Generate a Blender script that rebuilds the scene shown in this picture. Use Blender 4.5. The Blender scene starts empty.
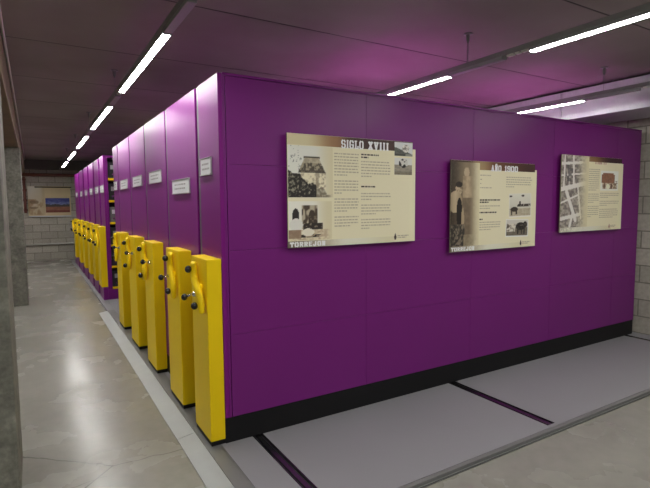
import bpy, bmesh, math, random
from mathutils import Vector, Matrix
random.seed(7)
S = bpy.context.scene
COL = S.collection

# ------------------------------------------------------------------ materials
def new_mat(name):
    m = bpy.data.materials.new(name); m.use_nodes = True
    nt = m.node_tree
    return m, nt, nt.nodes['Principled BSDF']

def lin(r, g, b):
    def f(c):
        c /= 255.0
        return c / 12.92 if c <= 0.04045 else ((c + 0.055) / 1.055) ** 2.4
    return (f(r), f(g), f(b), 1.0)

def ink(r, g, b, k=1.45):
    """ink as printed: paler than it looks in the dim room"""
    return tuple(min(0.86, q * k) for q in lin(r, g, b)[:3]) + (1.0,)

def node(nt, t, **kw):
    n = nt.nodes.new(t)
    for k, v in kw.items(): setattr(n, k, v)
    return n

def mat(name, col, rough=0.5, metal=0.0, spec=0.5, var=0.0, vscale=3.0, rvar=0.0, bump=0.0, bscale=60.0, coat=0.0):
    m, nt, b = new_mat(name)
    b.inputs['Roughness'].default_value = rough
    b.inputs['Metallic'].default_value = metal
    b.inputs['Specular IOR Level'].default_value = spec
    if coat: b.inputs['Coat Weight'].default_value = coat; b.inputs['Coat Roughness'].default_value = 0.25
    tc = node(nt, 'ShaderNodeTexCoord')
    nz = node(nt, 'ShaderNodeTexNoise'); nz.inputs['Scale'].default_value = vscale; nz.inputs['Detail'].default_value = 5
    nt.links.new(tc.outputs['Object'], nz.inputs['Vector'])
    mx = node(nt, 'ShaderNodeMix', data_type='RGBA')
    c = col[:3]
    mx.inputs['A'].default_value = (*[max(0, x * (1 - var)) for x in c], 1)
    mx.inputs['B'].default_value = (*[min(1, x * (1 + var)) for x in c], 1)
    nt.links.new(nz.outputs['Fac'], mx.inputs['Factor'])
    nt.links.new(mx.outputs['Result'], b.inputs['Base Color'])
    if rvar:
        mr = node(nt, 'ShaderNodeMapRange')
        mr.inputs['To Min'].default_value = rough - rvar; mr.inputs['To Max'].default_value = rough + rvar
        nt.links.new(nz.outputs['Fac'], mr.inputs['Value']); nt.links.new(mr.outputs['Result'], b.inputs['Roughness'])
    if bump:
        n2 = node(nt, 'ShaderNodeTexNoise'); n2.inputs['Scale'].default_value = bscale; n2.inputs['Detail'].default_value = 4
        nt.links.new(tc.outputs['Object'], n2.inputs['Vector'])
        bp = node(nt, 'ShaderNodeBump'); bp.inputs['Strength'].default_value = bump; bp.inputs['Distance'].default_value = 0.01
        nt.links.new(n2.outputs['Fac'], bp.inputs['Height']); nt.links.new(bp.outputs['Normal'], b.inputs['Normal'])
    return m

def seg_dist(nt, xy, a, b_):
    """distance from the 2-D point xy to the segment a-b, as nodes"""
    ax, ay = a; bx_, by_ = b_
    L2 = (bx_ - ax) ** 2 + (by_ - ay) ** 2
    def M(op, x, y=None, clamp=False):
        n = node(nt, 'ShaderNodeMath', operation=op, use_clamp=clamp)
        for i, v in enumerate((x, y)):
            if v is None: continue
            if isinstance(v, (int, float)): n.inputs[i].default_value = v
            else: nt.links.new(v, n.inputs[i])
        return n.outputs[0]
    px, py = M('SUBTRACT', xy[0], ax), M('SUBTRACT', xy[1], ay)
    t = M('DIVIDE', M('ADD', M('MULTIPLY', px, bx_ - ax), M('MULTIPLY', py, by_ - ay)), L2, True)
    dx = M('SUBTRACT', px, M('MULTIPLY', t, bx_ - ax)); dy = M('SUBTRACT', py, M('MULTIPLY', t, by_ - ay))
    return M('SQRT', M('ADD', M('MULTIPLY', dx, dx), M('MULTIPLY', dy, dy)))

def floor_material():
    m, nt, b = new_mat('polished_concrete')
    L = nt.links.new
    tc = node(nt, 'ShaderNodeTexCoord')
    n1 = node(nt, 'ShaderNodeTexNoise'); n1.inputs['Scale'].default_value = 1.3; n1.inputs['Detail'].default_value = 8; n1.inputs['Roughness'].default_value = 0.62
    n2 = node(nt, 'ShaderNodeTexNoise'); n2.inputs['Scale'].default_value = 14; n2.inputs['Detail'].default_value = 6
    n3 = node(nt, 'ShaderNodeTexNoise'); n3.inputs['Scale'].default_value = 2.2; n3.inputs['Detail'].default_value = 5
    for n in (n1, n2, n3): L(tc.outputs['Object'], n.inputs['Vector'])
    r = node(nt, 'ShaderNodeValToRGB')
    r.color_ramp.elements[0].position = 0.32; r.color_ramp.elements[0].color = (0.250, 0.243, 0.213, 1)
    r.color_ramp.elements[1].position = 0.70; r.color_ramp.elements[1].color = (0.300, 0.292, 0.256, 1)
    L(n1.outputs['Fac'], r.inputs['Fac'])
    mx = node(nt, 'ShaderNodeMix', data_type='RGBA', blend_type='OVERLAY'); mx.inputs['Factor'].default_value = 0.18
    L(r.outputs['Color'], mx.inputs['A']); L(n2.outputs['Fac'], mx.inputs['B'])
    sx = node(nt, 'ShaderNodeSeparateXYZ'); L(tc.outputs['Object'], sx.inputs[0])
    # slightly wobbly saw cuts and cracks
    segs = [((-1.60, 0.98), (-0.672, 0.168), 0.006), ((-0.672, 0.168), (-0.23, 0.14), 0.005), ((-0.672, 0.168), (-1.05, -0.22), 0.005),
            ((1.05, -1.22), (1.42, -1.75), 0.003), ((2.55, -1.55), (2.1, -1.95), 0.003), ((-1.1, 0.02), (-0.72, 0.06), 0.0025)]
    wob = node(nt, 'ShaderNodeTexNoise'); wob.inputs['Scale'].default_value = 9; L(tc.outputs['Object'], wob.inputs['Vector'])
    wm = node(nt, 'ShaderNodeMapRange'); wm.inputs['To Min'].default_value = -0.02; wm.inputs['To Max'].default_value = 0.02
    L(wob.outputs['Fac'], wm.inputs['Value'])
    ax = node(nt, 'ShaderNodeMath', operation='ADD'); L(sx.outputs['X'], ax.inputs[0]); L(wm.outputs['Result'], ax.inputs[1])
    ay = node(nt, 'ShaderNodeMath', operation='ADD'); L(sx.outputs['Y'], ay.inputs[0]); L(wm.outputs['Result'], ay.inputs[1])
    cur = mx.outputs['Result']
    for a, c, w in segs:
        d = seg_dist(nt, (ax.outputs[0], ay.outputs[0]), a, c)
        mr = node(nt, 'ShaderNodeMapRange'); mr.inputs['From Min'].default_value = w * 0.6; mr.inputs['From Max'].default_value = w * 1.5
        mr.inputs['To Min'].default_value = 0.7; mr.inputs['To Max'].default_value = 0.0
        L(d, mr.inputs['Value'])
        k = node(nt, 'ShaderNodeMix', data_type='RGBA'); L(mr.outputs['Result'], k.inputs['Factor']); L(cur, k.inputs['A'])
        k.inputs['B'].default_value = (0.06, 0.058, 0.05, 1); cur = k.outputs['Result']
    L(cur, b.inputs['Base Color'])
    mr = node(nt, 'ShaderNodeMapRange'); mr.inputs['From Min'].default_value = 0.3; mr.inputs['From Max'].default_value = 0.7
    mr.inputs['To Min'].default_value = 0.20; mr.inputs['To Max'].default_value = 0.31
    L(n3.outputs['Fac'], mr.inputs['Value']); L(mr.outputs['Result'], b.inputs['Roughness'])
    bp = node(nt, 'ShaderNodeBump'); bp.inputs['Strength'].default_value = 0.035; bp.inputs['Distance'].default_value = 0.02
    L(n3.outputs['Fac'], bp.inputs['Height']); L(bp.outputs['Normal'], b.inputs['Normal'])
    b.inputs['Specular IOR Level'].default_value = 0.34
    return m

def block_material(axis):
    """concrete blockwork, 0.4 x 0.2 m, on a wall along x or y"""
    m, nt, b = new_mat('blockwork_' + axis)
    k = 1.02 if axis == 'x' else 1.0
    L = nt.links.new
    tc = node(nt, 'ShaderNodeTexCoord'); sx = node(nt, 'ShaderNodeSeparateXYZ'); L(tc.outputs['Object'], sx.inputs[0])
    cx = node(nt, 'ShaderNodeCombineXYZ'); L(sx.outputs['X' if axis == 'x' else 'Y'], cx.inputs[0]); L(sx.outputs['Z'], cx.inputs[1])
    br = node(nt, 'ShaderNodeTexBrick')
    br.inputs['Scale'].default_value = 1.0; br.inputs['Brick Width'].default_value = 0.42; br.inputs['Row Height'].default_value = 0.205
    br.inputs['Mortar Size'].default_value = 0.008; br.inputs['Mortar Smooth'].default_value = 0.2
    br.inputs['Color1'].default_value = (0.36 * k, 0.335 * k, 0.285 * k, 1); br.inputs['Color2'].default_value = (0.46 * k, 0.43 * k, 0.37 * k, 1)
    br.inputs['Mortar'].default_value = (0.21 * k, 0.195 * k, 0.165 * k, 1)
    L(cx.outputs[0], br.inputs['Vector'])
    nz = node(nt, 'ShaderNodeTexNoise'); nz.inputs['Scale'].default_value = 25; nz.inputs['Detail'].default_value = 6; L(tc.outputs['Object'], nz.inputs['Vector'])
    mx = node(nt, 'ShaderNodeMix', data_type='RGBA', blend_type='OVERLAY'); mx.inputs['Factor'].default_value = 0.3
    L(br.outputs['Color'], mx.inputs['A']); L(nz.outputs['Fac'], mx.inputs['B']); L(mx.outputs['Result'], b.inputs['Base Color'])
    inv = node(nt, 'ShaderNodeMath', operation='SUBTRACT'); inv.inputs[0].default_value = 1; L(br.outputs['Fac'], inv.inputs[1])
    bp = node(nt, 'ShaderNodeBump'); bp.inputs['Strength'].default_value = 0.6; bp.inputs['Distance'].default_value = 0.01
    L(inv.outputs[0], bp.inputs['Height']); L(bp.outputs['Normal'], b.inputs['Normal'])
    b.inputs['Roughness'].default_value = 0.9
    return m

def ceiling_material():
    """concrete slabs 1.29 m wide with open joints along x"""
    m, nt, b = new_mat('ceiling_slabs')
    L = nt.links.new
    tc = node(nt, 'ShaderNodeTexCoord'); sx = node(nt, 'ShaderNodeSeparateXYZ'); L(tc.outputs['Object'], sx.inputs[0])
    a = node(nt, 'ShaderNodeMath', operation='SUBTRACT'); L(sx.outputs['Y'], a.inputs[0]); a.inputs[1].default_value = 0.29
    w = node(nt, 'ShaderNodeMath', operation='PINGPONG'); L(a.outputs[0], w.inputs[0]); w.inputs[1].default_value = 0.645
    g = node(nt, 'ShaderNodeMapRange'); g.inputs['From Min'].default_value = 0.004; g.inputs['From Max'].default_value = 0.010
    L(w.outputs[0], g.inputs['Value'])
    nz = node(nt, 'ShaderNodeTexNoise'); nz.inputs['Scale'].default_value = 1.1; nz.inputs['Detail'].default_value = 7; L(tc.outputs['Object'], nz.inputs['Vector'])
    r = node(nt, 'ShaderNodeValToRGB')
    r.color_ramp.elements[0].position = 0.3; r.color_ramp.elements[0].color = (0.20, 0.18, 0.165, 1)
    r.color_ramp.elements[1].position = 0.7; r.color_ramp.elements[1].color = (0.27, 0.245, 0.225, 1)
    L(nz.outputs['Fac'], r.inputs['Fac'])
    k = node(nt, 'ShaderNodeMix', data_type='RGBA'); L(g.outputs['Result'], k.inputs['Factor'])
    k.inputs['A'].default_value = (0.05, 0.045, 0.04, 1); L(r.outputs['Color'], k.inputs['B'])
    L(k.outputs['Result'], b.inputs['Base Color'])
    b.inputs['Roughness'].default_value = 0.75
    bp = node(nt, 'ShaderNodeBump'); bp.inputs['Strength'].default_value = 0.8; bp.inputs['Distance'].default_value = 0.01
    L(g.outputs['Result'], bp.inputs['Height']); L(bp.outputs['Normal'], b.inputs['Normal'])
    return m

def column_material():
    m, nt, b = new_mat('formed_concrete')
    L = nt.links.new
    tc = node(nt, 'ShaderNodeTexCoord')
    n1 = node(nt, 'ShaderNodeTexNoise'); n1.inputs['Scale'].default_value = 6; n1.inputs['Detail'].default_value = 8; n1.inputs['Roughness'].default_value = 0.7
    vo = node(nt, 'ShaderNodeTexVoronoi', feature='DISTANCE_TO_EDGE'); vo.inputs['Scale'].default_value = 5
    for n in (n1, vo): L(tc.outputs['Object'], n.inputs['Vector'])
    r = node(nt, 'ShaderNodeValToRGB')
    r.color_ramp.elements[0].position = 0.34; r.color_ramp.elements[0].color = (0.095, 0.094, 0.076, 1)
    r.color_ramp.elements[1].position = 0.66; r.color_ramp.elements[1].color = (0.215, 0.213, 0.175, 1)
    L(n1.outputs['Fac'], r.inputs['Fac'])
    n2 = node(nt, 'ShaderNodeTexNoise'); n2.inputs['Scale'].default_value = 30; L(tc.outputs['Object'], n2.inputs['Vector'])
    mx = node(nt, 'ShaderNodeMix', data_type='RGBA', blend_type='OVERLAY'); mx.inputs['Factor'].default_value = 0.5
    L(r.outputs['Color'], mx.inputs['A']); L(n2.outputs['Fac'], mx.inputs['B'])
    L(mx.outputs['Result'], b.inputs['Base Color'])
    b.inputs['Roughness'].default_value = 0.8
    bp = node(nt, 'ShaderNodeBump'); bp.inputs['Strength'].default_value = 0.3; bp.inputs['Distance'].default_value = 0.02
    L(n1.outputs['Fac'], bp.inputs['Height']); L(bp.outputs['Normal'], b.inputs['Normal'])
    return m

def print_material():
    """printed picture: colour comes from the mesh's own ink attribute"""
    m, nt, b = new_mat('printed_ink')
    a = node(nt, 'ShaderNodeAttribute', attribute_name='ink')
    nt.links.new(a.outputs['Color'], b.inputs['Base Color'])
    b.inputs['Roughness'].default_value = 0.5; b.inputs['Specular IOR Level'].default_value = 0.3
    return m

def emit_material(name, col, strength):
    m, nt, b = new_mat(name)
    b.inputs['Base Color'].default_value = (0.8, 0.8, 0.8, 1)
    b.inputs['Emission Color'].default_value = (*col, 1)
    b.inputs['Emission Strength'].default_value = strength
    return m

LAMP = 86.0
PURPLE = mat('purple_paint', (0.175, 0.0125, 0.180), 0.40, spec=0.32, var=0.05, vscale=2, bump=0.02, bscale=300)
PURPLE_END = mat('purple_gloss_paint', (0.195, 0.0115, 0.190), 0.36, spec=0.17, var=0.05, vscale=2, bump=0.02, bscale=300)
TOPP = mat('bounce_purple_top', (0.36, 0.07, 0.33), 0.5, var=0.1)  # unseen tops: colour made paler to bounce more magenta onto the ceiling
BUFFER = mat('grey_buffer_strip', (0.11, 0.085, 0.115), 0.4)
YELLOW = mat('yellow_paint', (0.88, 0.62, 0.005), 0.45, spec=0.2, var=0.04, vscale=3)
BLACK = mat('black_plinth', (0.010, 0.010, 0.011), 0.5, spec=0.2, var=0.2)
KNOB = mat('black_plastic', (0.008, 0.008, 0.009), 0.25)
CHROME = mat('chrome', (0.75, 0.75, 0.75), 0.18, metal=1.0)
DECK = mat('grey_deck_coating', (0.27, 0.265, 0.28), 0.5, var=0.07, vscale=1.5, rvar=0.06)
TRIMM = mat('grey_steel_trim', (0.20, 0.20, 0.195), 0.42, metal=0.2, var=0.1)
RAMP = mat('aluminium_ramp', (0.33, 0.345, 0.345), 0.45, metal=0.3, var=0.1, vscale=6)
RAILM = mat('worn_steel_rail', (0.30, 0.29, 0.31), 0.22, metal=1.0, var=0.3, vscale=20)
SLOT = mat('dark_rail_channel', (0.05, 0.05, 0.055), 0.5)
FLOOR = floor_material()
BLOCKX = block_material('x'); BLOCKY = block_material('y')
CEIL = ceiling_material()
COLUMN = column_material()
BEAM = mat('stained_beam', (0.17, 0.125, 0.075), 0.85, var=0.5, vscale=1.6, bump=0.2, bscale=20)
BACKBEAM = mat('dark_beam', (0.13, 0.12, 0.11), 0.85, var=0.2)
TRUNK = mat('grey_trunking', (0.22, 0.225, 0.22), 0.38, metal=0.3, var=0.05)
COVER = mat('grey_cover_strip', (0.27, 0.285, 0.28), 0.42, metal=0.1, var=0.05)
CONNECT = mat('pale_connector', (0.6, 0.6, 0.56), 0.5)
DIFF = emit_material('lit_diffuser', (1.0, 0.985, 0.95), LAMP)
ROD = mat('steel_rod', (0.3, 0.3, 0.3), 0.4, metal=0.8)
DUCT = mat('galvanised_sheet', (0.47, 0.48, 0.51), 0.45, metal=0.55, var=0.12, vscale=5, bump=0.15, bscale=9)
DUCTF = mat('galvanised_flange', (0.40, 0.41, 0.43), 0.5, metal=0.6)
LABELF = mat('label_frame_grey', (0.42, 0.40, 0.43), 0.35, metal=0.2)
CARD = mat('white_card', (0.62, 0.62, 0.64), 0.6, var=0.05, vscale=30)
INKG = mat('grey_ink', (0.30, 0.29, 0.29), 0.7)
BOXB = mat('black_archive_board', (0.013, 0.013, 0.015), 0.6, var=0.3)
BOXG = mat('grey_archive_board', (0.16, 0.155, 0.15), 0.7, var=0.2)
PIPER = mat('red_brown_pipe', (0.16, 0.055, 0.04), 0.5, var=0.25, vscale=8)
PIPEP = mat('pale_conduit', (0.5, 0.49, 0.46), 0.35, metal=0.5)
BOARD = mat('cream_board', ink(198, 192, 164, 1.48), 0.5, spec=0.3, var=0.01)
BOARDE = mat('board_edge', lin(120, 112, 92), 0.6)
INKD = mat('dark_ink', lin(70, 62, 55), 0.7)
INKB = mat('body_ink', ink(160, 152, 131), 0.7)
CREAM = mat('cream_ink', ink(240, 232, 215), 0.5)
REDINK = mat('dull_red_ink', ink(140, 90, 85), 0.6)
PRINT = print_material()
BANNER = mat('banner_cloth', ink(176, 160, 128), 0.8, var=0.1, vscale=4)
WALLP = mat('painted_wall', (0.30, 0.29, 0.27), 0.9, var=0.1)

# ------------------------------------------------------------------ mesh helpers
def link(name, bm, m, parent=None, loc=None, smooth=False):
    me = bpy.data.meshes.new(name)
    bmesh.ops.recalc_face_normals(bm, faces=bm.faces)
    bm.to_mesh(me); bm.free()
    for mm in (m if isinstance(m, (list, tuple)) else [m]): me.materials.append(mm)
    if smooth:
        for p in me.polygons: p.use_smooth = True
    o = bpy.data.objects.new(name, me); COL.objects.link(o)
    if parent is not None: o.parent = parent
    if loc is not None: o.location = loc
    return o

def add_box(bm, lo, hi, bevel=0.0, mi=0):
    g = bmesh.ops.create_cube(bm, size=1.0)
    vs = g['verts']
    for v in vs:
        for i in range(3): v.co[i] = lo[i] + (v.co[i] + 0.5) * (hi[i] - lo[i])
    fs = set(f for v in vs for f in v.link_faces)
    if bevel:
        es = list(set(e for v in vs for e in v.link_edges))
        r = bmesh.ops.bevel(bm, geom=es, offset=bevel, segments=2, affect='EDGES', profile=0.6)
        fs = set(r['faces']) | set(f for f in fs if f.is_valid)
    for f in fs: f.material_index = mi

def box(name, lo, hi, m, parent=None, bevel=0.0):
    bm = bmesh.new(); add_box(bm, lo, hi, bevel)
    return link(name, bm, m, parent)

def add_tube(bm, pts, rad, seg=12, flat=1.0, axis=None):
    """sweep along pts; rad is a number or one per point; flat squashes it along `axis`"""
    pts = [Vector(p) for p in pts]
    rr = rad if isinstance(rad, (list, tuple)) else [rad] * len(pts)
    rings = []
    ref = Vector(axis) if axis else None
    for i, p in enumerate(pts):
        a = pts[max(i - 1, 0)]; b = pts[min(i + 1, len(pts) - 1)]
        t = (b - a).normalized()
        n = ref if ref is not None else (Vector((0, 0, 1)) if abs(t.z) < 0.9 else Vector((1, 0, 0)))
        u = t.cross(n).normalized(); w = u.cross(t).normalized()
        ring = []
        for k in range(seg):
            q = 2 * math.pi * k / seg
            ring.append(bm.verts.new(p + u * math.cos(q) * rr[i] + w * math.sin(q) * rr[i] * flat))
        rings.append(ring)
    for a, b in zip(rings, rings[1:]):
        for k in range(seg):
            bm.faces.new((a[k], a[(k + 1) % seg], b[(k + 1) % seg], b[k]))
    bm.faces.new(rings[0]); bm.faces.new(rings[-1])

def tube(name, pts, rad, m, parent=None, seg=12, **kw):
    bm = bmesh.new(); add_tube(bm, pts, rad, seg, **kw)
    return link(name, bm, m, parent, smooth=True)

def thing(name, label, cat, loc=(0, 0, 0), group=None):
    o = bpy.data.objects.new(name, None); COL.objects.link(o); o.location = loc
    o.empty_display_size = 0.1
    return tag(o, label, cat, group)

def tag(o, label, cat, group=None):
    o['label'] = label; o['category'] = cat
    if group: o['group'] = group
    return o

def struct(o):
    o['kind'] = 'structure'; return o

def copy_tree(o, parent=None):
    c = o.copy(); COL.objects.link(c); c.parent = parent
    for ch in [x for x in list(bpy.data.objects) if x.parent == o]: copy_tree(ch, c)
    return c

# ------------------------------------------------------------------ the room
ZF, ZC = -0.03, 2.885
XL, XR, YB, YF = -4.60, 5.17, 13.40, -7.0
L = 5.07            # length of the shelving units
H = 2.40
struct(box('floor', (XL - .2, YF - .2, ZF - 0.2), (XR + .2, YB + .2, ZF), FLOOR))
struct(box('ceiling', (XL - .2, YF - .2, ZC), (XR + .2, YB + .2, ZC + 0.2), CEIL))
struct(box('wall_back', (XL - .2, YB, ZF), (XR + .2, YB + .2, ZC), BLOCKX))
struct(box('wall_right', (XR, YF, ZF), (XR + .2, YB, ZC), BLOCKY))
struct(box('wall_left', (XL - .2, YF, ZF), (XL, YB, ZC), BLOCKY))
struct(box('wall_front', (XL - .2, YF - .2, ZF), (XR + .2, YF, ZC), WALLP))
ZB = 2.50
struct(box('beam_left', (-1.66, YF, ZB), (-1.163, YB - 0.32, ZC), BEAM, bevel=0.008))
struct(box('beam_back', (XL, YB - 0.30, 2.62), (XR, YB, ZC), BACKBEAM))
for i, (y0, y1) in enumerate(((0.04, 0.60), (6.14, 6.70))):
    bm = bmesh.new(); add_box(bm, (-1.66, y0, ZF), (-1.153, y1, ZB), 0.014)
    o = struct(link('column_left', bm, COLUMN))

# raised deck: panels between the rail channels, bevelled trims round it
rails = ((0.190, 0.266), (2.035, 2.120), (4.905, 4.965))
DY0, DY1 = -0.98, 12.95
edges = [-0.03] + [v for r in rails for v in r] + [XR]
for i in range(0, len(edges), 2):
    bm = bmesh.new(); add_box(bm, (edges[i], DY0, ZF), (edges[i + 1], DY1, 0.0), 0.002)
    struct(link('floor_deck', bm, DECK))
def prism(name, sect, y0, y1, m):      # cross-section in x,z swept along y
    bm = bmesh.new()
    A = [bm.verts.new((x, y0, z)) for x, z in sect]; B = [bm.verts.new((x, y1, z)) for x, z in sect]
    n = len(sect)
    for k in range(n): bm.faces.new((A[k], A[(k + 1) % n], B[(k + 1) % n], B[k]))
    bm.faces.new(A); bm.faces.new(B)
    return link(name, bm, m)
struct(prism('trim_1', [(-0.250, ZF), (-0.250, ZF + .006), (-0.128, -0.004), (-0.126, ZF)], DY0 - .04, 0.28, RAMP))
struct(prism('trim_2', [(-0.250, ZF), (-0.250, ZF + .006), (-0.128, -0.004), (-0.126, ZF)], 0.283, 4.87, RAMP))
struct(prism('trim_3', [(-0.126, ZF), (-0.126, -0.002), (-0.032, -0.001), (-0.032, ZF)], DY0 - .04, 4.87, TRIMM))
struct(prism('trim_4', [(-0.135, ZF), (-0.135, -0.006), (-0.129, -0.001), (-0.032, -0.001), (-0.032, ZF)], 4.872, DY1, DECK))
bm = bmesh.new()
add_box(bm, (-0.03, DY0 - 0.030, ZF), (XR, DY0 - 0.002, -0.002), 0.003)
add_box(bm, (-0.03, DY0 - 0.044, ZF), (XR, DY0 - 0.0305, -0.020), 0.002, 1)
struct(link('trim_5', bm, [TRIMM, BLACK]))
for k, (a, b) in enumerate(rails):
    t = thing('floor_rail', ['dark steel floor rail running out from the front unit\'s left end beside the yellow box',
                             'dark steel floor rail crossing the grey deck below the middle of the purple wall',
                             'dark steel floor rail at the right end of the deck beside the block wall'][k], 'rail', ((a + b) / 2, 0, ZF))
    w = (b - a) / 2 - 0.001
    y1 = DY1
    y0 = DY0 if k != 1 else DY0 + 0.03
    box('channel', (-w, y0, 0), (w, y1, 0.012), SLOT, t)
    box('rail_bar', (-w * 0.42, y0 + .001, 0.012), (w * 0.42, y1, 0.027), RAILM, t, 0.002)
    for s in (-1, 1):
        box('channel_lip', (s * w - (0.006 if s > 0 else 0), y0, 0.012), (s * w + (0.006 if s < 0 else 0), y1, 0.0295), RAILM, t)
struct(box('floor_deck', (2.036, DY0, ZF), (2.119, DY0 + .028, -0.001), DECK))

# ------------------------------------------------------------------ mobile shelving units
def end_panel_bm(d, z0):
    """painted end sheet: flat face with a folded rounded edge each side, plus a cap rail"""
    bm = bmesh.new()
    add_box(bm, (0.0, 0.0, z0), (0.030, d, H), 0.004)
    return bm

def add_label(root, y0, y1, z0, z1):
    bm = bmesh.new()
    t = 0.009
    add_box(bm, (-0.008, y0 - t, z0 - t), (0.0, y1 + t, z1 + t), 0.002)
    add_box(bm, (-0.016, y0 - t, z0 - t), (-0.008, y1 + t, z0), 0.002)
    add_box(bm, (-0.016, y0 - t, z1 + t - 0.006), (-0.008, y1 + t, z1 + t), 0.002)
    f = link('label_holder', bm, LABELF, root)
    bm = bmesh.new(); add_box(bm, (-0.011, y0, z0), (-0.008, y1, z1 + .002))
    link('label_card', bm, CARD, f)
    bm = bmesh.new()
    rnd = random.Random(int(y0 * 1000) + int(z0 * 777))
    w = y1 - y0
    for r in range(2):
        zz = z0 + (z1 - z0) * (0.66 - 0.32 * r)
        y = y1 - w * 0.16
        while y > y0 + w * 0.2:
            q = rnd.uniform(0.05, 0.11) * w
            add_box(bm, (-0.0116, y - q, zz - 0.006), (-0.0111, y, zz + 0.006)); y -= q + 0.03 * w
    link('card_marks', bm, INKG, f)

def smooth_path(pts, n=6):
    out = []
    P = [Vector(p) for p in pts]
    for i in range(len(P) - 1):
        a, b, c, d = P[max(i - 1, 0)], P[i], P[i + 1], P[min(i + 2, len(P) - 1)]
        for k in range(n):
            t = k / n
            out.append(0.5 * ((2 * b) + (c - a) * t + (2 * a - 5 * b + 4 * c - d) * t * t + (3 * b - a - 3 * c + d) * t ** 3))
    out.append(P[-1]); return out

def add_knob(bm, c, r=0.024):
    g = bmesh.ops.create_uvsphere(bm, u_segments=14, v_segments=10, radius=r)
    for v in g['verts']:
        v.co.x *= 0.92; v.co += Vector(c)

def add_drive_box(root, y0, y1, z0, z1, rot=0.0, foot=True, coff=-0.055):
    """yellow box on the end panel with an S crank: two grip knobs and a pull-out locking knob"""
    X = -0.100
    bm = bmesh.new(); add_box(bm, (X, y0, z0), (-0.001, y1, z1), 0.006)
    d = link('drive_box', bm, YELLOW, root)
    if foot: box('box_foot', (X + 0.006, y0 + .006, 0.003), (-0.001, y1 - .006, z0), BLACK, d)
    cy, cz = (y0 + y1) / 2 + coff, 1.04
    ca, sa = math.cos(rot), math.sin(rot)
    def T(x, dy, dz): return (x, cy + dy * ca - dz * sa, cz + dy * sa + dz * ca)
    xa = X - 0.028
    pts = [T(xa, .062, .165), T(xa, .066, .10), T(xa, .052, .045), T(xa, 0, 0), T(xa, -.052, -.045), T(xa, -.074, -.10), T(xa, -.078, -.158)]
    sp = smooth_path(pts, 5); n = len(sp)
    rad = [0.038 * (0.78 + 0.22 * min(1, 5 * min(i, n - 1 - i) / n)) for i in range(n)]
    rad[0] *= .65; rad[-1] *= .65
    bm = bmesh.new(); add_tube(bm, sp, rad, 14, flat=0.62, axis=(1, 0, 0))
    add_tube(bm, [T(X + .002, 0, 0), T(xa, 0, 0)], 0.030, 16)
    link('crank_arm', bm, YELLOW, d, smooth=True)
    for dy, dz in ((.060, .118), (-.060, -.105)):
        k = T(X - 0.066, dy, dz)
        bm = bmesh.new(); add_knob(bm, k); add_tube(bm, [T(xa - .008, dy, dz), T(X - .052, dy, dz)], [0.011, 0.009], 10)
        link('grip_knob', bm, KNOB, d, smooth=True)
    bm = bmesh.new()
    add_tube(bm, [T(X + .002, .140, -.066), T(X - .014, .140, -.066), T(X - .022, .140, -.067)], [0.020, 0.018, 0.010], 12)
    add_tube(bm, [T(X - .018, .140, -.066), T(X - .058, .150, -.078)], [0.0085, 0.0075], 10)
    link('locking_pin', bm, CHROME, d, smooth=True)
    bm = bmesh.new(); add_knob(bm, T(X - .072, .154, -.082), .023)
    link('locking_knob', bm, KNOB, d, smooth=True)

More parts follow.
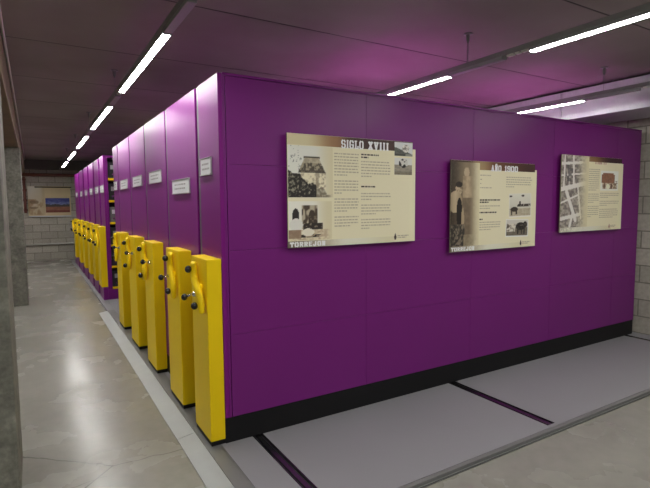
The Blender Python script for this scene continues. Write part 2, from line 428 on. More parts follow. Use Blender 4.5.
def make_unit(y, d, label, kind, boxpos=None, lab=None, rot=0.0, coff=-0.055):
    root = thing('mobile_shelving_unit', label, 'shelving unit', (0, y, 0), 'purple mobile shelving units')
    z0 = 0.03 if kind != 'front' else 0.03
    front = kind == 'front'
    zb = 0.173
    link('end_panel', end_panel_bm(d, zb if not front else 0.173), PURPLE_END, root)
    ys = 0.014 if front else 0.0
    if kind in ('front', 'full'): box('buffer_strip', (0.002, d, 0.20), (0.022, d + .045, H - .004), BUFFER, root, 0.004)
    if kind == 'open':
        # rear half closed, front half open shelves facing the cross aisle
        box('carcass', (0.031, 0.345, zb), (L, d - .004, H - .004), PURPLE, root)
        box('back_sheet', (0.031, 0.335, zb), (L, 0.344, H - .03), BLACK, root)
        box('top_cover', (0.031, 0.004, H - .035), (L, 0.344, H - .003), PURPLE, root, 0.002)
        for k in range(5):
            x = 0.031 + k * 1.22
            box('upright', (x, 0.004, zb), (x + 0.035, 0.334, H - .036), PURPLE, root, 0.002)
        for z in SHELVES:
            for k in range(4):
                x = 0.067 + k * 1.22
                box('shelf', (x, 0.010, z - 0.035), (x + 1.183, 0.333, z), YELLOW, root, 0.002)
    else:
        box('carcass', (0.031, ys, zb), (L if not front else L - .002, d - .004, H - .012), PURPLE, root)
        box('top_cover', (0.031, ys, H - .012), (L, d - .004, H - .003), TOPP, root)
    if front:
        box('plinth', (-0.001, 0.004, 0.001), (L, d - .02, zb - .001), BLACK, root, 0.003)
        # corner post, then five columns of pressed panels with fine joints
        box('corner_post', (0.030, 0.0, zb), (0.044, 0.014, H - .013), PURPLE, root, 0.002)
        xs = [0.045, 1.138, 2.284, 3.425, 4.566, L]
        zs = [zb, 0.727, 1.281, 1.836, H - 0.014]
        for k in range(5):
            bm = bmesh.new()
            for a, b in zip(zs, zs[1:]):
                add_box(bm, (xs[k] + .004, 0.0, a + .0007), (xs[k + 1] - .004, 0.0135, b - .0007), 0.0014)
            link('side_panel', bm, PURPLE, root)
            bm = bmesh.new()
            add_box(bm, (xs[k + 1] - .0032, 0.0006, zb), (xs[k + 1] + .0032 if k < 4 else L, 0.0138, H - .014), 0.0)
            link('joint_strip', bm, PURPLE, root)
        box('cap_rail', (0.031, -0.004, H - .012), (L, 0.0135, H + .004), PURPLE, root, 0.002)
    else:
        w = -0.075 if kind in ('open', 'far') else 0.004
        box('plinth', (w, 0.006, 0.002), (L, d - .006, zb - .001 if w > 0 else 0.20), PURPLE if w < 0 or kind == 'fixed' else BLACK, root, 0.003) if w > 0 else None
        if w < 0:
            bm = bmesh.new()
            add_box(bm, (0.0, 0.006, 0.002), (L, d - .006, zb - .001), 0.003)
            add_box(bm, (w, 0.006, 0.002), (-0.0005, d - .006, 0.215), 0.004)
            link('plinth', bm, PURPLE, root)
    if boxpos:
        a, b = boxpos
        add_drive_box(root, a, b, 0.034 if kind in ('front', 'full') else 0.217, 1.232, rot, kind in ('front', 'full'), coff)
    if lab: add_label(root, *lab)
    return root

SHELVES = [0.21, 0.565, 0.925, 1.30, 1.665, 2.03]
make_unit(0.0, 0.415, 'front purple shelving unit whose long side carries the three display boards', 'front', (0.004, 0.352), (0.150, 0.362, 1.785, 1.885), 0.0)
names = ['second', 'third', 'fourth', 'fifth']
ys = [0.500, 1.425, 2.345, 3.270]
bx_off = [(0.190, 0.590), (0.195, 0.595), (0.165, 0.600), (0.240, 0.620)]
for k in range(4):
    zl = 1.675 if k == 0 else 1.795
    make_unit(ys[k], 0.855, f'{names[k]} purple unit from the front, behind the one with the display boards' if k == 0 else f'{names[k]} purple shelving unit from the front with yellow crank box',
              'full', bx_off[k], (0.175, 0.67, zl, zl + 0.10), (0.28, math.pi + .40, math.pi + .36, math.pi + .42)[k], (-0.09, 0.06, 0.06, 0.05)[k])
make_unit(4.195, 0.435, 'narrow purple unit without a yellow box, beside the open cross aisle', 'fixed', None, (0.12, 0.34, 1.80, 1.90))
fy = [5.76, 6.47, 7.36, 8.44, 9.56, 10.80, 12.34]
order = ['first', 'second', 'third', 'fourth', 'fifth', 'last']
for k in range(6):
    d = fy[k + 1] - fy[k] - (0.20 if k < 2 else 0.27)
    c = d / 2
    bp = (0.004, 0.36) if k == 0 else (c - 0.20, c + 0.20)
    lb = (c - .2, c + .2, 1.80, 1.91)
    make_unit(fy[k], d, 'purple unit beyond the cross aisle with open yellow shelves facing it' if k == 0 else f'{order[k]} purple shelving unit beyond the open cross aisle' + (', nearest the back wall' if k == 5 else ''),
              'open' if k == 0 else 'far', bp, lb, (0.0, -0.1, 0.1, 0.0, 0.12, 0.0)[k])

# archive boxes on the open shelves
def archive_box(x, w, z, h, grey, label):
    t = thing('archive_box', label, 'box', (x, 5.76 + 0.03, z), 'archive boxes on the open yellow shelves')
    m = BOXG if grey else BOXB
    box('box_body', (0, 0, 0.0005), (w, 0.285, h), m, t, 0.003)
    bm = bmesh.new(); add_box(bm, (w * 0.28, -0.0015, h * 0.55), (w * 0.72, -0.0002, h * 0.82)); link('spine_label', bm, CARD if grey else INKG, t)
    bm = bmesh.new(); add_tube(bm, [(w / 2, -0.003, h * 0.24), (w / 2, 0.002, h * 0.24)], 0.012, 12); link('finger_ring', bm, CHROME, t)
lev = ['bottom shelf', 'second shelf from the bottom', 'third shelf from the bottom', 'third shelf from the top', 'second shelf from the top', 'top shelf']
pos = ['first from the main aisle', 'second from the main aisle', 'third from the main aisle', 'fourth from the main aisle']
rb = random.Random(3)
for i, z in enumerate(SHELVES):
    x = 0.075
    for j in range(4):
        w = rb.uniform(0.115, 0.135); grey = (i == 3) or (i in (0, 2) and j % 2 == 1)
        archive_box(x, w, z, rb.uniform(0.25, 0.28) if i < 5 else 0.26, grey, f"{'grey' if grey else 'black'} archive box on the {lev[i]}, {pos[j]}")
        x += w + 0.006

# ------------------------------------------------------------------ display boards
BW, BH = 1.130, 0.775
YB0 = -0.045          # front face of the boards

def hsh(x, y, s=0):
    v = math.sin(x * 127.1 + y * 311.7 + s * 74.7) * 43758.5453
    return v - math.floor(v)
def vnoise(x, y, s=0):
    xi, yi = math.floor(x), math.floor(y); fx, fy_ = x - xi, y - yi
    fx = fx * fx * (3 - 2 * fx); fy_ = fy_ * fy_ * (3 - 2 * fy_)
    a = hsh(xi, yi, s); b = hsh(xi + 1, yi, s); c = hsh(xi, yi + 1, s); d = hsh(xi + 1, yi + 1, s)
    return (a * (1 - fx) + b * fx) * (1 - fy_) + (c * (1 - fx) + d * fx) * fy_
def fbm(x, y, s=0): return vnoise(x, y, s) * .5 + vnoise(x * 2.1, y * 2.1, s + 1) * .3 + vnoise(x * 4.3, y * 4.3, s + 2) * .2
def mixc(a, b, t):
    t = max(0, min(1, t)); return tuple(a[i] + (b[i] - a[i]) * t for i in range(3))
def ell(x, y, cx, cy, rx, ry): return ((x - cx) / rx) ** 2 + ((y - cy) / ry) ** 2 < 1
def sstep(a, b, x):
    t = max(0, min(1, (x - a) / (b - a))); return t * t * (3 - 2 * t)

def picture(name, parent, u0, v0, u1, v1, nx, ny, fn, off=0.0008, rot=0.0):
    """a printed picture: fn(x, y) -> sRGB, x right, y down, both 0..1"""
    me = bpy.data.meshes.new(name)
    vs, fs, cols = [], [], []
    cu, cv = (u0 + u1) / 2, (v0 + v1) / 2
    for j in range(ny + 1):
        for i in range(nx + 1):
            u = u0 + (u1 - u0) * i / nx - cu; v = v0 + (v1 - v0) * j / ny - cv
            vs.append((cu + u * math.cos(rot) - v * math.sin(rot), -off, cv + u * math.sin(rot) + v * math.cos(rot)))
            cols.append(fn(i / nx, 1 - j / ny))
    for j in range(ny):
        for i in range(nx):
            a = j * (nx + 1) + i; fs.append((a, a + 1, a + nx + 2, a + nx + 1))
    me.from_pydata(vs, [], fs)
    at = me.color_attributes.new('ink', 'FLOAT_COLOR', 'POINT')
    for k, c in enumerate(cols): at.data[k].color = ink(*[max(0, min(255, q)) for q in c], 1.28)
    me.materials.append(PRINT)
    o = bpy.data.objects.new(name, me); COL.objects.link(o); o.parent = parent
    return o

G = {   # stroke letters on a 0..1 square
 'S': [[(1, .82), (.82, 1), (.18, 1), (0, .82), (0, .64), (.18, .5), (.82, .5), (1, .36), (1, .18), (.82, 0), (.18, 0), (0, .18)]],
 'I': [[(.5, 0), (.5, 1)], [(.15, 0), (.85, 0)], [(.15, 1), (.85, 1)]],
 'G': [[(1, .78), (1, .84), (.82, 1), (.18, 1), (0, .82), (0, .18), (.18, 0), (.82, 0), (1, .18), (1, .45), (.55, .45)]],
 'L': [[(.25, 1), (.25, 0), (1, 0), (1, .25)], [(0, 1), (.5, 1)], [(0, 0), (.3, 0)]],
 'O': [[(.18, 0), (0, .18), (0, .82), (.18, 1), (.82, 1), (1, .82), (1, .18), (.82, 0), (.18, 0)]],
 'X': [[(.1, 0), (.9, 1)], [(.9, 0), (.1, 1)], [(0, 1), (.3, 1)], [(.7, 1), (1, 1)], [(0, 0), (.3, 0)], [(.7, 0), (1, 0)]],
 'V': [[(.1, 1), (.5, 0), (.9, 1)], [(0, 1), (.3, 1)], [(.7, 1), (1, 1)]],
 'A': [[(.1, 0), (.5, 1), (.9, 0)], [(.27, .36), (.73, .36)], [(0, 0), (.28, 0)], [(.72, 0), (1, 0)]],
 'N': [[(.15, 0), (.15, 1), (.85, 0), (.85, 1)], [(0, 0), (.3, 0)], [(0, 1), (.2, 1)], [(.7, 1), (1, 1)]],
 '~': [[(.2, 1.25), (.4, 1.33), (.6, 1.25), (.8, 1.33)]],
 '1': [[(.2, .8), (.55, 1), (.55, 0)], [(.2, 0), (.9, 0)]],
 '9': [[(1, .5), (.18, .5), (0, .66), (0, .84), (.18, 1), (.82, 1), (1, .82), (1, .18), (.82, 0), (.18, 0), (0, .15)]],
 '0': [[(.18, 0), (0, .18), (0, .82), (.18, 1), (.82, 1), (1, .82), (1, .18), (.82, 0), (.18, 0)]],
 'T': [[(.5, 0), (.5, 1)], [(0, .85), (0, 1), (1, 1), (1, .85)]],
 'R': [[(.15, 0), (.15, 1), (.8, 1), (1, .85), (1, .65), (.8, .5), (.15, .5)], [(.55, .5), (1, 0)]],
 'E': [[(1, 0), (.15, 0), (.15, 1), (1, 1)], [(.15, .5), (.75, .5)]],
 'J': [[(.8, 1), (.8, .2), (.6, 0), (.2, 0), (0, .2)]],
}
def lettering(name, text, parent, u0, v0, u1, v1, m, off=0.0012, th=0.2, hz=0.62):
    wid = [{'I': .62, '1': .7}.get(c, 1.0) for c in text]; cw = (u1 - u0) / sum(wid); h = v1 - v0; w = cw * .84; pen = u0
    bm = bmesh.new()
    t = th * cw * .84
    cnt = [0]
    def stroke(a, b, ox, oz):
        cnt[0] += 1; lift = 0.0004 + 0.00012 * (cnt[0] % 12)      # overlapping strokes never share a plane
        ax, az = ox + a[0] * (w - t) + t / 2, oz + a[1] * (h - t) + t / 2
        bx, bz = ox + b[0] * (w - t) + t / 2, oz + b[1] * (h - t) + t / 2
        d = Vector((bx - ax, bz - az)); ln = d.length or 1e-6; d /= ln
        p = Vector((-d.y, d.x)) * (t if abs(d.y) > abs(d.x) else t * hz) / 2; e = d * t * 0.42
        q = [(ax - e.x + p.x, az - e.y + p.y), (bx + e.x + p.x, bz + e.y + p.y), (bx + e.x - p.x, bz + e.y - p.y), (ax - e.x - p.x, az - e.y - p.y)]
        f = [bm.verts.new((x, -off - lift, z)) for x, z in q]; r = [bm.verts.new((x, -off, z)) for x, z in q]
        bm.faces.new(f)
        for k in range(4): bm.faces.new((f[k], f[(k + 1) % 4], r[(k + 1) % 4], r[k]))
    for i, c in enumerate(text):
        w = cw * (wid[i] - .12)
        for g in ([c] if c != 'Ñ' else ['N', '~']):
            for path in G.get(g, []):
                for a, b in zip(path, path[1:]): stroke(a, b, pen, v0)
        pen += cw * wid[i]
    return link(name, bm, m, parent)

def text_block(name, parent, u0, v0, u1, v1, m, pitch=0.0215, hh=0.009, seed=1, gaps=(), short=0.6):
    if gaps:
        cuts = [-1] + list(gaps) + [10 ** 6]; o = None
        for k, (a, b) in enumerate(zip(cuts, cuts[1:])):
            top = v1 - (a + 1) * pitch; low = max(v0, v1 - b * pitch + .004)
            if top - hh >= low: o = text_block(name, parent, u0, low, u1, top, m, pitch, hh, seed + 31 * k)
        return o
    rnd = random.Random(seed); bm = bmesh.new()
    v = v1; i = 0
    while v - hh >= v0 - 1e-6:
        if i not in gaps:
            last = (i + 1) in gaps or v - pitch - hh < v0
            end = u0 + (u1 - u0) * (rnd.uniform(.25, .8) if last else rnd.uniform(.94, 1.0))
            u = u0
            while u < end:
                w = min(rnd.uniform(0.010, 0.034), end - u)
                q = [bm.verts.new(p) for p in ((u, -.0008, v - hh), (u + w, -.0008, v - hh), (u + w, -.0008, v), (u, -.0008, v))]
                bm.faces.new(q); u += w + 0.006
        v -= pitch; i += 1
    return link(name, bm, m, parent)

def emblem(parent, u, v, colr):
    """small tower crest with a line of small print beside it"""
    bm = bmesh.new()
    def q(a, b, c, d):
        f = [bm.verts.new(p) for p in ((u + a, -.0010, v + b), (u + c, -.0010, v + b), (u + c, -.0010, v + d), (u + a, -.0010, v + d))]; bm.faces.new(f)
    q(0.004, 0, 0.020, 0.010); q(0.0, 0.010, 0.024, 0.028); q(0.004, 0.0285, 0.020, 0.040); q(0.009, 0.0405, 0.015, 0.050)
    link('crest', bm, colr, parent)
    text_block('crest_text', parent, u + .034, v + .010, u + .150, v + .034, INKB, 0.014, 0.009, 5)

def make_board(x0, z0, label, header):
    t = thing('display_board', label, 'display board', (x0, YB0, z0), 'cream display boards on the purple wall')
    bm = bmesh.new()          # 8 mm sheet with a small step cut out of its top right corner
    out = [(0, 0), (BW, 0), (BW, BH - .055), (BW - .030, BH - .055), (BW - .030, BH), (0, BH)]
    f = [bm.verts.new((u, 0, v)) for u, v in out]; r = [bm.verts.new((u, 0.010, v)) for u, v in out]
    bm.faces.new(f); bm.faces.new(r[::-1])
    for k in range(6):
        fc = bm.faces.new((f[k], r[k], r[(k + 1) % 6], f[(k + 1) % 6])); fc.material_index = 1
    link('board_sheet', bm, [BOARD, BOARDE], t)
    bm = bmesh.new()          # stand-off battens fixing it to the wall
    for u in (0.12, BW - .16): add_box(bm, (u, 0.0102, 0.05), (u + .04, -YB0 - .0005, BH - .08))
    link('wall_batten', bm, BLACK, t)
    picture('header_band', t, *header)
    def strip(x, y):
        c = (206, 202, 188) if x0 > 3 else mixc(mixc((112, 100, 88), (176, 166, 146), sstep(.0, .30, x)), (208, 205, 188), sstep(.28, .5, x))
        if x < .5 and fbm(x * 60, y * 3, 9) > .56 - .1 * (x < .25): c = mixc(c, (120, 116, 104), .4 * (1 - x * 2))
        return mixc(c, (201, 193, 160), sstep(.55, .95, x) * .8 + (1 - y) * 0.0)
    picture('footer_strip', t, 0.0, 0.0, BW - .20, 0.045, 120, 4, strip, .0006)
    if x0 < 3: lettering('footer_lettering', 'TORREJON', t, 0.012, 0.004, 0.30, 0.040, CREAM, 0.0010, 0.36)
    return t

# --- SIGLO XVIII
def hdr1(x, y): return mixc(mixc((196, 186, 150), (140, 104, 72), sstep(.12, .36, x)), (66, 46, 42), sstep(.34, .50, x))
b1 = make_board(.455, 1.280, 'cream display board headed SIGLO XVIII, nearest the yellow boxes', (0.0, .700, BW - .030, BH - .001, 60, 3, hdr1, .0006))
lettering('heading_word', 'SIGLO', b1, .432, .694, .632, .757, CREAM, th=.33)
lettering('heading_word', 'XVIII', b1, .668, .694, .868, .757, CREAM, th=.33)
CR = (201, 193, 160)
def tower(x, y):
    c = mixc((206, 206, 196), CR, sstep(.55, 1.0, x))
    n = fbm(x * 22, y * 22, 1)
    if .2 < y < .245 and .34 < x < .70: c = (62, 56, 50)
    k = (y - .235) / .29
    if 0 < k < 1:
        a, b = .36 - .15 * k, .68 + .16 * k
        if a < x < b:
            c = mixc((150, 140, 118), (74, 68, 58), sstep(.35, .62, n + .18 * (k > .8)))
            if k < .3: c = mixc((186, 176, 150), c, .35)
    if .52 < y < .86 and .27 < x < .84:
        c = mixc((212, 204, 176), (160, 150, 126), sstep(.45, .7, n))
        if .6 < x < .68: c = mixc(c, (120, 110, 92), .5)
    tr = .50 + .28 * sstep(.0, .65, x) + .16 * sstep(.6, 1, x) + (fbm(x * 9, 3, 2) - .5) * .16
    if y > tr:
        dark = (42, 40, 36) if x < .62 else (120, 112, 94)
        c = mixc(dark, (168, 162, 142), sstep(.48, .72, fbm(x * 28, y * 28, 5)) * (.75 if x < .6 else 1))
        if x > .85: c = mixc(c, CR, sstep(.85, 1, x))
    if y < .5 and x < .3 and fbm(x * 26, y * 20, 6) > .68: c = (120, 122, 116)
    return c
picture('photo_tower', b1, 0.004, .345, .360, .696, 72, 72, tower)
def people(x, y):
    n = fbm(x * 20, y * 20, 11)
    c = mixc((214, 212, 200), CR, sstep(.5, .95, x))
    if .30 < x < .66 and .1 < y < .72: c = mixc((70, 60, 50), (170, 160, 138), sstep(.5, .7, vnoise(x * 26, y * 7, 4)))
    if ell(x, y, .53, .5, .09, .28) or ell(x, y, .60, .55, .06, .22): c = (64, 54, 46) if n > .4 else (110, 98, 84)
    if .32 < x < .78 and .56 < y < .74: c = (48, 42, 38) if n > .36 else (120, 110, 96)
    if ell(x, y, .16, .38, .08, .2): c = (44, 42, 40)
    if ell(x, y, .17, .6, .15, .16): c = (206, 204, 196)
    if y > .74:
        c = mixc((176, 158, 132), (208, 198, 168), sstep(.35, .7, n))
        if x < .28 and y < .95: c = mixc((120, 96, 78), c, .3)
    if .28 < x < .75 and .86 < y < .93 and n > .42: c = (52, 44, 38)
    if ell(x, y, .44, .80, .14, .1): c = (214, 208, 190)
    return mixc(c, CR, sstep(.82, 1, x))
picture('photo_villagers', b1, 0.004, .050, .350, .318, 66, 54, people)
text_block('text_paragraph', b1, .372, .118, .585, .660, INKB, seed=2, gaps=(8, 14, 20))
text_block('text_subheading', b1, .606, .632, .775, .664, INKD, .020, .011, 3)
text_block('text_paragraph', b1, .606, .480, .882, .612, INKB, seed=4)
text_block('text_subheading', b1, .606, .400, .800, .430, INKD, .020, .011, 6)
text_block('text_paragraph', b1, .606, .105, .885, .378, INKB, seed=7, gaps=(3, 8))
def ruin(x, y):
    n = fbm(x * 12, y * 12, 21); c = (196, 198, 196)
    if y > .35 + .5 * x: c = mixc((58, 60, 56), (110, 112, 104), n)
    if ell(x, y, .62, .45, .2, .3): c = mixc((210, 206, 198), (120, 116, 108), sstep(.4, .6, n))
    if y > .85: c = (66, 68, 62) if x < .6 else (130, 130, 120)
    return c
picture('photo_ruin', b1, .918, .664, 1.098, .768, 34, 22, ruin, .0014)
def dog(x, y):
    n = fbm(x * 12, y * 14, 31)
    c = (200, 200, 194) if y < .4 else mixc((112, 106, 96), (162, 154, 136), n)
    if ell(x, y, .5, .32, .26, .26): c = mixc((40, 40, 38), (190, 188, 180), sstep(.5, .56, vnoise(x * 9, y * 9, 3)))
    if y > .8: c = mixc((90, 84, 72), (140, 132, 112), n)
    return c
picture('photo_field', b1, .918, .520, 1.094, .650, 34, 28, dog, .0014)
emblem(b1, .918, .018, INKD)

# --- AÑO 1900
def hdr2(x, y): return mixc(mixc((70, 56, 48), (150, 128, 92), sstep(.15, .32, x)), mixc((100, 66, 44), (62, 38, 34), sstep(.5, .95, x)), sstep(.33, .5, x))
b2 = make_board(1.975, 1.163, 'cream display board headed AÑO 1900, middle one of the three', (0.0, .700, BW - .030, BH - .001, 60, 3, hdr2, .0006))
lettering('heading_word', 'AÑO', b2, .489, .692, .629, .748, CREAM, th=.33)
lettering('heading_word', '1900', b2, .667, .692, .856, .748, CREAM, th=.33)
def men(x, y):
    n = fbm(x * 14, y * 26, 41)
    c = mixc((58, 50, 42), (126, 112, 90), sstep(0, .55, x))
    c = mixc(c, (120, 104, 82), (n - .5) * .8)
    sk = (176, 160, 132)
    if ell(x, y, .54, .12, .095, .06): c = (168, 150, 124)
    if .40 < x < .74 and .16 < y < .42: c = mixc((170, 152, 124), (120, 104, 84), abs(x - .57) * 4 + (n - .5))
    if .40 < x < .78 and .42 < y < .88: c = mixc((128, 112, 92), (92, 80, 66), n)
    if ell(x, y, .28, .31, .115, .075): c = mixc(sk, (110, 94, 76), sstep(.5, .7, n))
    if ell(x, y, .28, .265, .12, .035): c = (50, 42, 36)
    if ell(x, y, .16, .47, .24, .13): c = mixc(sk, (128, 110, 88), abs(x - .16) * 3)
    if ell(x, y, .30, .60, .10, .18): c = (34, 30, 27)
    if ell(x, y, .42, .68, .05, .14): c = (160, 142, 114)
    if y > .74 and x < .5: c = mixc((48, 44, 40), (120, 110, 94), sstep(.4, .7, fbm(x * 20, y * 30, 44)))
    if y > .86 and x > .45: c = mixc((110, 98, 80), (150, 138, 112), n)
    return mixc(c, CR, sstep(.62, 1.0, x + .06 * (n - .5)))
picture('photo_labourers', b2, 0.0, .046, .345, .760, 60, 120, men, .0010)
for k, w in enumerate((.27, .06, .05, .19)): text_block('text_line', b2, .352, .650 - .036 * k, .352 + w, .660 - .036 * k, INKB, .036, .009, 12 + k)
text_block('text_bold_lines', b2, .352, .412, .632, .446, INKD, .020, .012, 13)
text_block('text_paragraph', b2, .352, .355, .632, .392, INKB, seed=14)
text_block('text_bold_lines', b2, .352, .312, .632, .336, INKD, .022, .012, 15)
text_block('text_bold_lines', b2, .352, .256, .440, .276, INKD, .022, .012, 16)
text_block('text_paragraph', b2, .352, .168, .635, .248, INKB, seed=17)
text_block('text_paragraph', b2, .694, .536, 1.06, .650, INKB, seed=18)
def plough(x, y):
    n = fbm(x * 16, y * 16, 51); c = mixc((206, 204, 190), (178, 174, 158), y)
    if y > .62: c = mixc((190, 182, 158), (140, 130, 110), n)
    if .36 < x < .98 and .44 < y < .56 and n > .3: c = (58, 52, 46)
    if .45 < x < .52 and .32 < y < .5: c = (46, 42, 38)
    if ell(x, y, .24, .66, .17, .1) or (.1 < x < .16 and .68 < y < .9) or (.3 < x < .36 and .68 < y < .88): c = (56, 48, 42)
    if ell(x, y, .08, .11, .07, .035) or ell(x, y, .62, .10, .07, .04): c = (70, 64, 58)
    if y > .95 or y < .02 or x < .02 or x > .98: c = (214, 210, 198)
    return c
picture('photo_ploughing', b2, .738, .280, 1.055, .500, 56, 44, plough, .0012, .02)
def horse(x, y):
    n = fbm(x * 14, y * 14, 61)
    c = (190, 186, 176) if y < .45 else mixc((120, 112, 98), (84, 78, 68), n)
    if .05 < x < .42 and .25 < y < .7: c = mixc((200, 194, 180), (120, 112, 98), sstep(.4, .7, n))
    if ell(x, y, .1, .4, .05, .12): c = (90, 82, 72)
    if ell(x, y, .66, .4, .22, .22) or ell(x, y, .86, .3, .1, .18): c = mixc((38, 34, 32), (92, 86, 78), sstep(.5, .7, n))
    if (.5 < x < .56 or .68 < x < .73 or .8 < x < .85) and .5 < y < .85: c = (40, 36, 34)
    if y > .93 or y < .03 or x < .02 or x > .98: c = (220, 216, 206)
    return c
picture('photo_horse_team', b2, .700, .098, 1.020, .262, 56, 36, horse, .0014, -.02)
emblem(b2, .905, .016, INKD)

# --- third board
def hdr3(x, y): return mixc(mixc(CR, (126, 96, 66), sstep(.24, .5, x)), (52, 30, 34), sstep(.5, .8, x))
b3 = make_board(3.490, 1.276, 'cream display board with grey street map strip, furthest right on the purple wall', (0.0, .722, BW - .030, BH - .001, 60, 3, hdr3, .0006))
def smap(x, y):
    n = fbm(x * 16, y * 34, 71)
    c = mixc((104, 96, 92), (166, 158, 146), sstep(.3, .7, n))
    def road(a, b, w):
        dx, dy = b[0] - a[0], (b[1] - a[1]) * 1.6
        px, py = x - a[0], (y - a[1]) * 1.6
        t = max(0, min(1, (px * dx + py * dy) / (dx * dx + dy * dy)))
        return math.hypot(px - t * dx, py - t * dy) < w
    for a, b, w in (((0, .12), (.75, .09), .03), ((0, .28), (.9, .24), .02), ((0, .47), (.9, .38), .05), ((.12, 0), (.1, .45), .025), ((.42, 0), (.45, .38), .03),
                    ((.2, .5), (.55, .9), .05), ((.0, .66), (.6, .55), .02), ((.6, .42), (.75, .88), .025), ((0, .88), (.7, .82), .04), ((.35, .98), (.45, .8), .04), ((.28, .2), (.28, .4), .015)):
        if road(a, b, w): c = (206, 202, 196)
    if .14 < x < .42 and .14 < y < .36 and vnoise(x * 18, y * 30, 8) > .45: c = mixc(c, (72, 68, 70), .7)
    return mixc(c, CR, sstep(.5, 1.0, x))
picture('map_print', b3, 0.0, .046, .470, .774, 76, 118, smap, .0010)
bm = bmesh.new()
for i, (u, w) in enumerate(((.585, .014), (.625, .012), (.648, .012), (.671, .012), (.694, .012), (.740, .012), (.775, .012))):
    f = [bm.verts.new(p) for p in ((u, -.0016, .700), (u + w, -.0016, .700), (u + w, -.0016, .725), (u, -.0016, .725))]; bm.faces.new(f)
link('heading_marks', bm, REDINK, b3)
text_block('text_paragraph', b3, .474, .125, .676, .648, INKB, seed=22, gaps=(11, 17))
text_block('text_paragraph', b3, .690, .115, 1.065, .400, INKB, seed=23, gaps=(3, 7))
def gate(x, y):
    n = fbm(x * 16, y * 16, 81); c = (222, 216, 204)
    if .06 < x < .80 and .10 < y < .62 and not (y < .18 and (x < .14 or x > .72)): c = mixc((150, 108, 84), (104, 72, 58), n)
    if .12 < x < .9 and .62 < y < .92: c = mixc((190, 176, 152), (126, 104, 84), sstep(.4, .7, n))
    if ell(x, y, .42, .8, .11, .14): c = (224, 214, 192)
    if ell(x, y, .22, .78, .05, .14) or ell(x, y, .62, .78, .05, .14): c = (98, 74, 62)
    if .72 < x < .95 and .5 < y < .9 and n > .45: c = (120, 104, 84)
    return c
picture('photo_gatehouse', b3, .690, .424, 1.036, .636, 56, 40, gate, .0012)
emblem(b3, .880, .016, REDINK)

# ------------------------------------------------------------------ suspended lighting
ZL = 2.600
PITCH = 2.48
def fitting(x, y0, y1, label):
    t = thing('light_fitting', label, 'light fitting', (x, y0, ZL), 'lit tube fittings')
    d = y1 - y0
    bm = bmesh.new()
    add_box(bm, (-0.027, 0.0, 0.006), (0.027, d, 0.0224), 0.001)
    for s in (-1, 1): add_box(bm, (s * .0255 - .0015, 0.0, 0.0002), (s * .0255 + .0015, d, 0.0058))
    link('fitting_body', bm, COVER, t)
    bm = bmesh.new(); add_box(bm, (-0.0184, 0.005, -0.005), (0.0184, d - .005, 0.0056))
    link('lit_diffuser', bm, DIFF, t)
    for s in (0, d - .004): box('end_cap', (-0.027, s, -0.006), (0.027, s + .004, 0.0058), COVER, t)
def trunking(x, y0, y1, rods, label, gaps):
    t = thing('light_trunking', label, 'light trunking', (x, 0, ZL), 'suspended grey light trunking')
    bm = bmesh.new(); add_box(bm, (-0.028, y0, 0.0225), (0.028, y1, 0.058), 0.004)
    link('trunk_body', bm, TRUNK, t)
    for a, b in gaps:
        bm = bmesh.new(); add_box(bm, (-0.026, a + .22, 0.000), (0.026, b - .006, 0.0224), 0.003)
        link('cover_strip', bm, COVER, t)
        bm = bmesh.new()
        for q, w in ((.02, .05), (.09, .03), (.14, .05)): add_box(bm, (-0.016, a + q, 0.010), (0.016, a + q + w, 0.0222), 0.002)
        link('connector', bm, CONNECT, t)
    for y in rods:
        bm = bmesh.new(); add_tube(bm, [(0, y, 0.056), (0, y, ZC - ZL - .001)], 0.0035, 8)
        r = link('hanger_rod', bm, ROD, t)
        bm = bmesh.new(); add_tube(bm, [(0, y, ZC - ZL - .075), (0, y, ZC - ZL - .055), (0, y, ZC - ZL - .012), (0, y, ZC - ZL - .0115), (0, y, ZC - ZL - .001)], [.006, .013, .016, .034, .034], 14)
        link('ceiling_cup', bm, TRUNK, r)
LN = [(-2.55, 0.060, 'bay', 5), (-0.28, 0.060, 'aisle', 5), (1.928, -0.070, 'middle', 5), (3.81, -0.060, 'right', 5)]  # bay row is added out of view to brighten yellow boxes and end panels
ordn = {-2: 'second', -1: 'nearest', 0: 'first', 1: 'second', 2: 'third', 3: 'fourth', 4: 'fifth'}
for x, s, nm, n in LN:
    segs = []
    for k in range(-2, n):
        a = s + k * PITCH; b = min(a + 1.735, YB - .35)
        segs.append((a, b))
        if nm == 'aisle':
            lb = f'lit tube fitting over the aisle, {ordn[k]} along the yellow boxes from the front' if k >= 0 else 'lit tube fitting on the aisle trunking in front of the purple wall'
        elif nm == 'bay': lb = 'added unseen tube fitting behind the concrete columns, lighting the yellow boxes'
        elif nm == 'middle':
            lb = ('lit tube fitting above the AÑO 1900 board, front end over the purple wall top' if k == 0 else
                  'lit tube fitting at the top right corner, in front of the purple wall' if k == -1 else 'lit tube fitting on the middle trunking, out of the picture')
        else:
            lb = ('lit tube fitting above the street map board, beside the silver duct' if k == 0 else 'lit tube fitting on the right trunking, out of the picture')
        if nm in ('middle', 'right') and k > 2: continue
        fitting(x, a, b, lb)
    y1 = YB - .32 if nm in ('aisle', 'bay') else segs[4][1]
    gaps = [(p[1], q[0]) for p, q in zip(segs, segs[1:]) if q[0] < y1 - .3]
    rods = [(-0.30 if nm == 'aisle' else -0.25) + PITCH * k for k in range(-2, 6) if (-0.30 + PITCH * k) < y1 - .1]
    trunking(x, segs[0][0], y1, rods, {'bay': 'added unseen light trunking behind the concrete columns', 'aisle': 'grey light trunking hanging over the aisle left of the purple units',
             'middle': 'grey light trunking hanging over the AÑO 1900 board and purple wall',
             'right': 'grey light trunking hanging in front of the silver duct'}[nm], gaps)

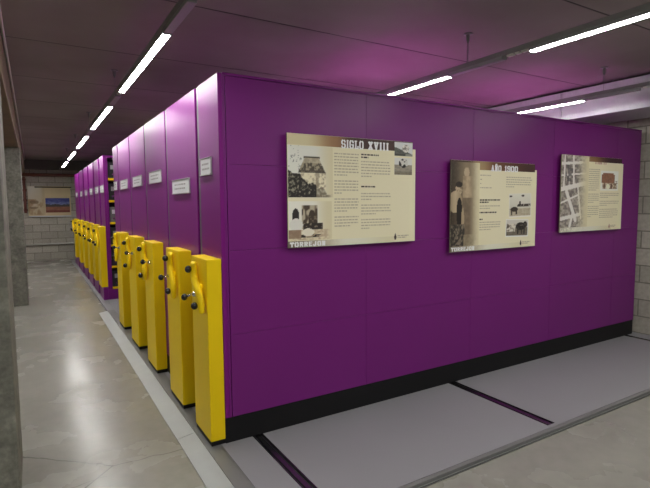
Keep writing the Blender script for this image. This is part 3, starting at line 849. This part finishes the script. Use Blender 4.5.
# ------------------------------------------------------------------ services
t = thing('ventilation_duct', 'silver sheet metal duct under the ceiling along the right wall', 'duct', (4.37, 0, 2.535))
bm = bmesh.new(); add_box(bm, (0, YF + .1, 0), (0.70, YB - .4, 0.325), 0.004); link('duct_body', bm, DUCT, t)
for k in range(-5, 11):
    y = 0.55 + k * 1.2
    bm = bmesh.new()
    add_box(bm, (-0.012, y, -0.012), (0.712, y + .02, -0.0005)); add_box(bm, (-0.012, y, -0.0005), (-0.0005, y + .02, 0.325))
    link('duct_flange', bm, DUCTF, t)
for k in range(-3, 6):
    y = -0.02 + k * 2.4
    bm = bmesh.new()
    for xx in (0.01, 0.69): add_tube(bm, [(xx, y, 0.32), (xx, y, ZC - 2.535 - .001)], .006, 8)
    link('duct_hanger', bm, ROD, t)

o = tube('ceiling_conduit', [(-1.148, YF + .1, 2.872), (-1.148, 6.0, 2.872), (-1.148, YB - .33, 2.872)], 0.011, PIPEP)
tag(o, 'thin pale conduit along the ceiling edge above the concrete columns', 'pipe')
t = thing('overhead_pipe', 'red brown pipe running across the back wall below the dark beam', 'pipe', (0, YB - .10, 2.47))
tube('pipe_run', [(XL + .01, 0, 0), (2.0, 0, 0), (XR - .02, 0, 0)], 0.045, PIPER, t)
for x in (-0.95, 0.4, 1.8, 3.2, 4.6):
    bm = bmesh.new(); add_tube(bm, [(x - .02, 0, 0), (x + .02, 0, 0)], 0.056, 14); add_box(bm, (x - .015, 0.03, -.015), (x + .015, 0.099, .015))
    link('pipe_clip', bm, PIPER, t)
t = thing('standing_pipe', 'dark red upright pipe on the back wall left of the banner', 'pipe', (-1.20, YB - .075, 1.38))
tube('pipe_run', [(0, 0, 0), (0, 0, 0.5), (0, 0, 1.03)], 0.035, PIPER, t)
for z in (.08, .36, .64, .95):
    bm = bmesh.new(); add_tube(bm, [(0, 0, z - .03), (0, 0, z + .03)], 0.052, 14); add_box(bm, (-.015, .03, z - .012), (.015, .0752, z + .012))
    link('pipe_coupling', bm, PIPER, t)
t = thing('wall_handrail', 'thin pale metal rail along the bottom of the back wall', 'rail', (0, YB - .07, 0.46))
tube('rail_bar', [(-1.6, 0, 0), (0, 0, 0), (3, 0, 0)], 0.022, PIPEP, t)
for x in (-1.5, -0.6, 0.4, 1.6, 2.8): tube('rail_bracket', [(x, 0, 0), (x, 0.069, 0)], 0.012, PIPEP, t, 8)

# banner on the back wall
t = thing('wall_banner', 'beige banner with a wide landscape photo on the back wall', 'banner', (-1.13, YB - .035, 1.255))
bm = bmesh.new(); add_box(bm, (0, 0, 0), (1.09, 0.006, 0.89)); link('banner_sheet', bm, BANNER, t)
tube('hanging_rod', [(0.18, -.008, .865), (1.12, -.008, .865)], .014, BLACK, t, 10)
def faded(x, y):
    n = fbm(x * 5, y * 6, 91)
    c = mixc((176, 160, 128), (196, 194, 186), (1 - y) * (1 - x * .6))
    if y > .45: c = mixc(c, (150, 126, 96), sstep(.4, .7, n))
    if ell(x, y, .35, .55, .28, .07) or ell(x, y, .3, .75, .25, .05): c = mixc(c, (110, 92, 70), .7)
    return mixc(c, (176, 160, 128), sstep(.7, 1, x))
picture('faded_picture', t, 0.004, .06, .42, .885, 30, 50, faded, .001)
def land(x, y):
    n = fbm(x * 8, y * 10, 95)
    c = mixc((58, 66, 128), (112, 124, 170), sstep(.1, .5, y + (n - .5) * .5))
    if y > .42 + (fbm(x * 6, 1, 97) - .5) * .2: c = mixc((52, 56, 54), (70, 62, 60), n)
    if y > .60: c = mixc((112, 70, 56), (150, 104, 84), n)
    if y > .85: c = mixc((96, 48, 40), (120, 70, 56), n)
    return c
picture('landscape_photo', t, .435, .125, 1.06, .545, 60, 36, land, .0015)
box('white_hem', (0.0, -0.001, 0.0), (1.09, -0.0002, 0.035), CARD, t)

# ------------------------------------------------------------------ camera
f, pitch, yaw, roll = 483.98, 0.0830, 0.5415, -0.0071
d = Vector((math.sin(yaw) * math.cos(pitch), math.cos(yaw) * math.cos(pitch), -math.sin(pitch)))
r = Vector((math.cos(yaw), -math.sin(yaw), 0)); u = r.cross(d)
r2 = math.cos(roll) * r + math.sin(roll) * u; u2 = -math.sin(roll) * r + math.cos(roll) * u
cd = bpy.data.cameras.new('camera'); cam = bpy.data.objects.new('camera', cd); COL.objects.link(cam)
M = Matrix((r2, u2, -d)).transposed().to_4x4(); M.translation = Vector((-1.0212, -2.9841, 1.5802))
cam.matrix_world = M
cd.sensor_fit = 'HORIZONTAL'; cd.sensor_width = 36.0; cd.lens = f / 650 * 36.0; cd.clip_start = 0.02
S.camera = cam

w = bpy.data.worlds.new('world'); S.world = w; w.use_nodes = True
w.node_tree.nodes['Background'].inputs[0].default_value = (0.02, 0.02, 0.02, 1)
S.view_settings.view_transform = 'Standard'; S.view_settings.look = 'None'
S.view_settings.exposure = 0.0; S.view_settings.gamma = 1.0; S.view_settings.use_curve_mapping = False
S.cycles.max_bounces = 8; S.cycles.diffuse_bounces = 5
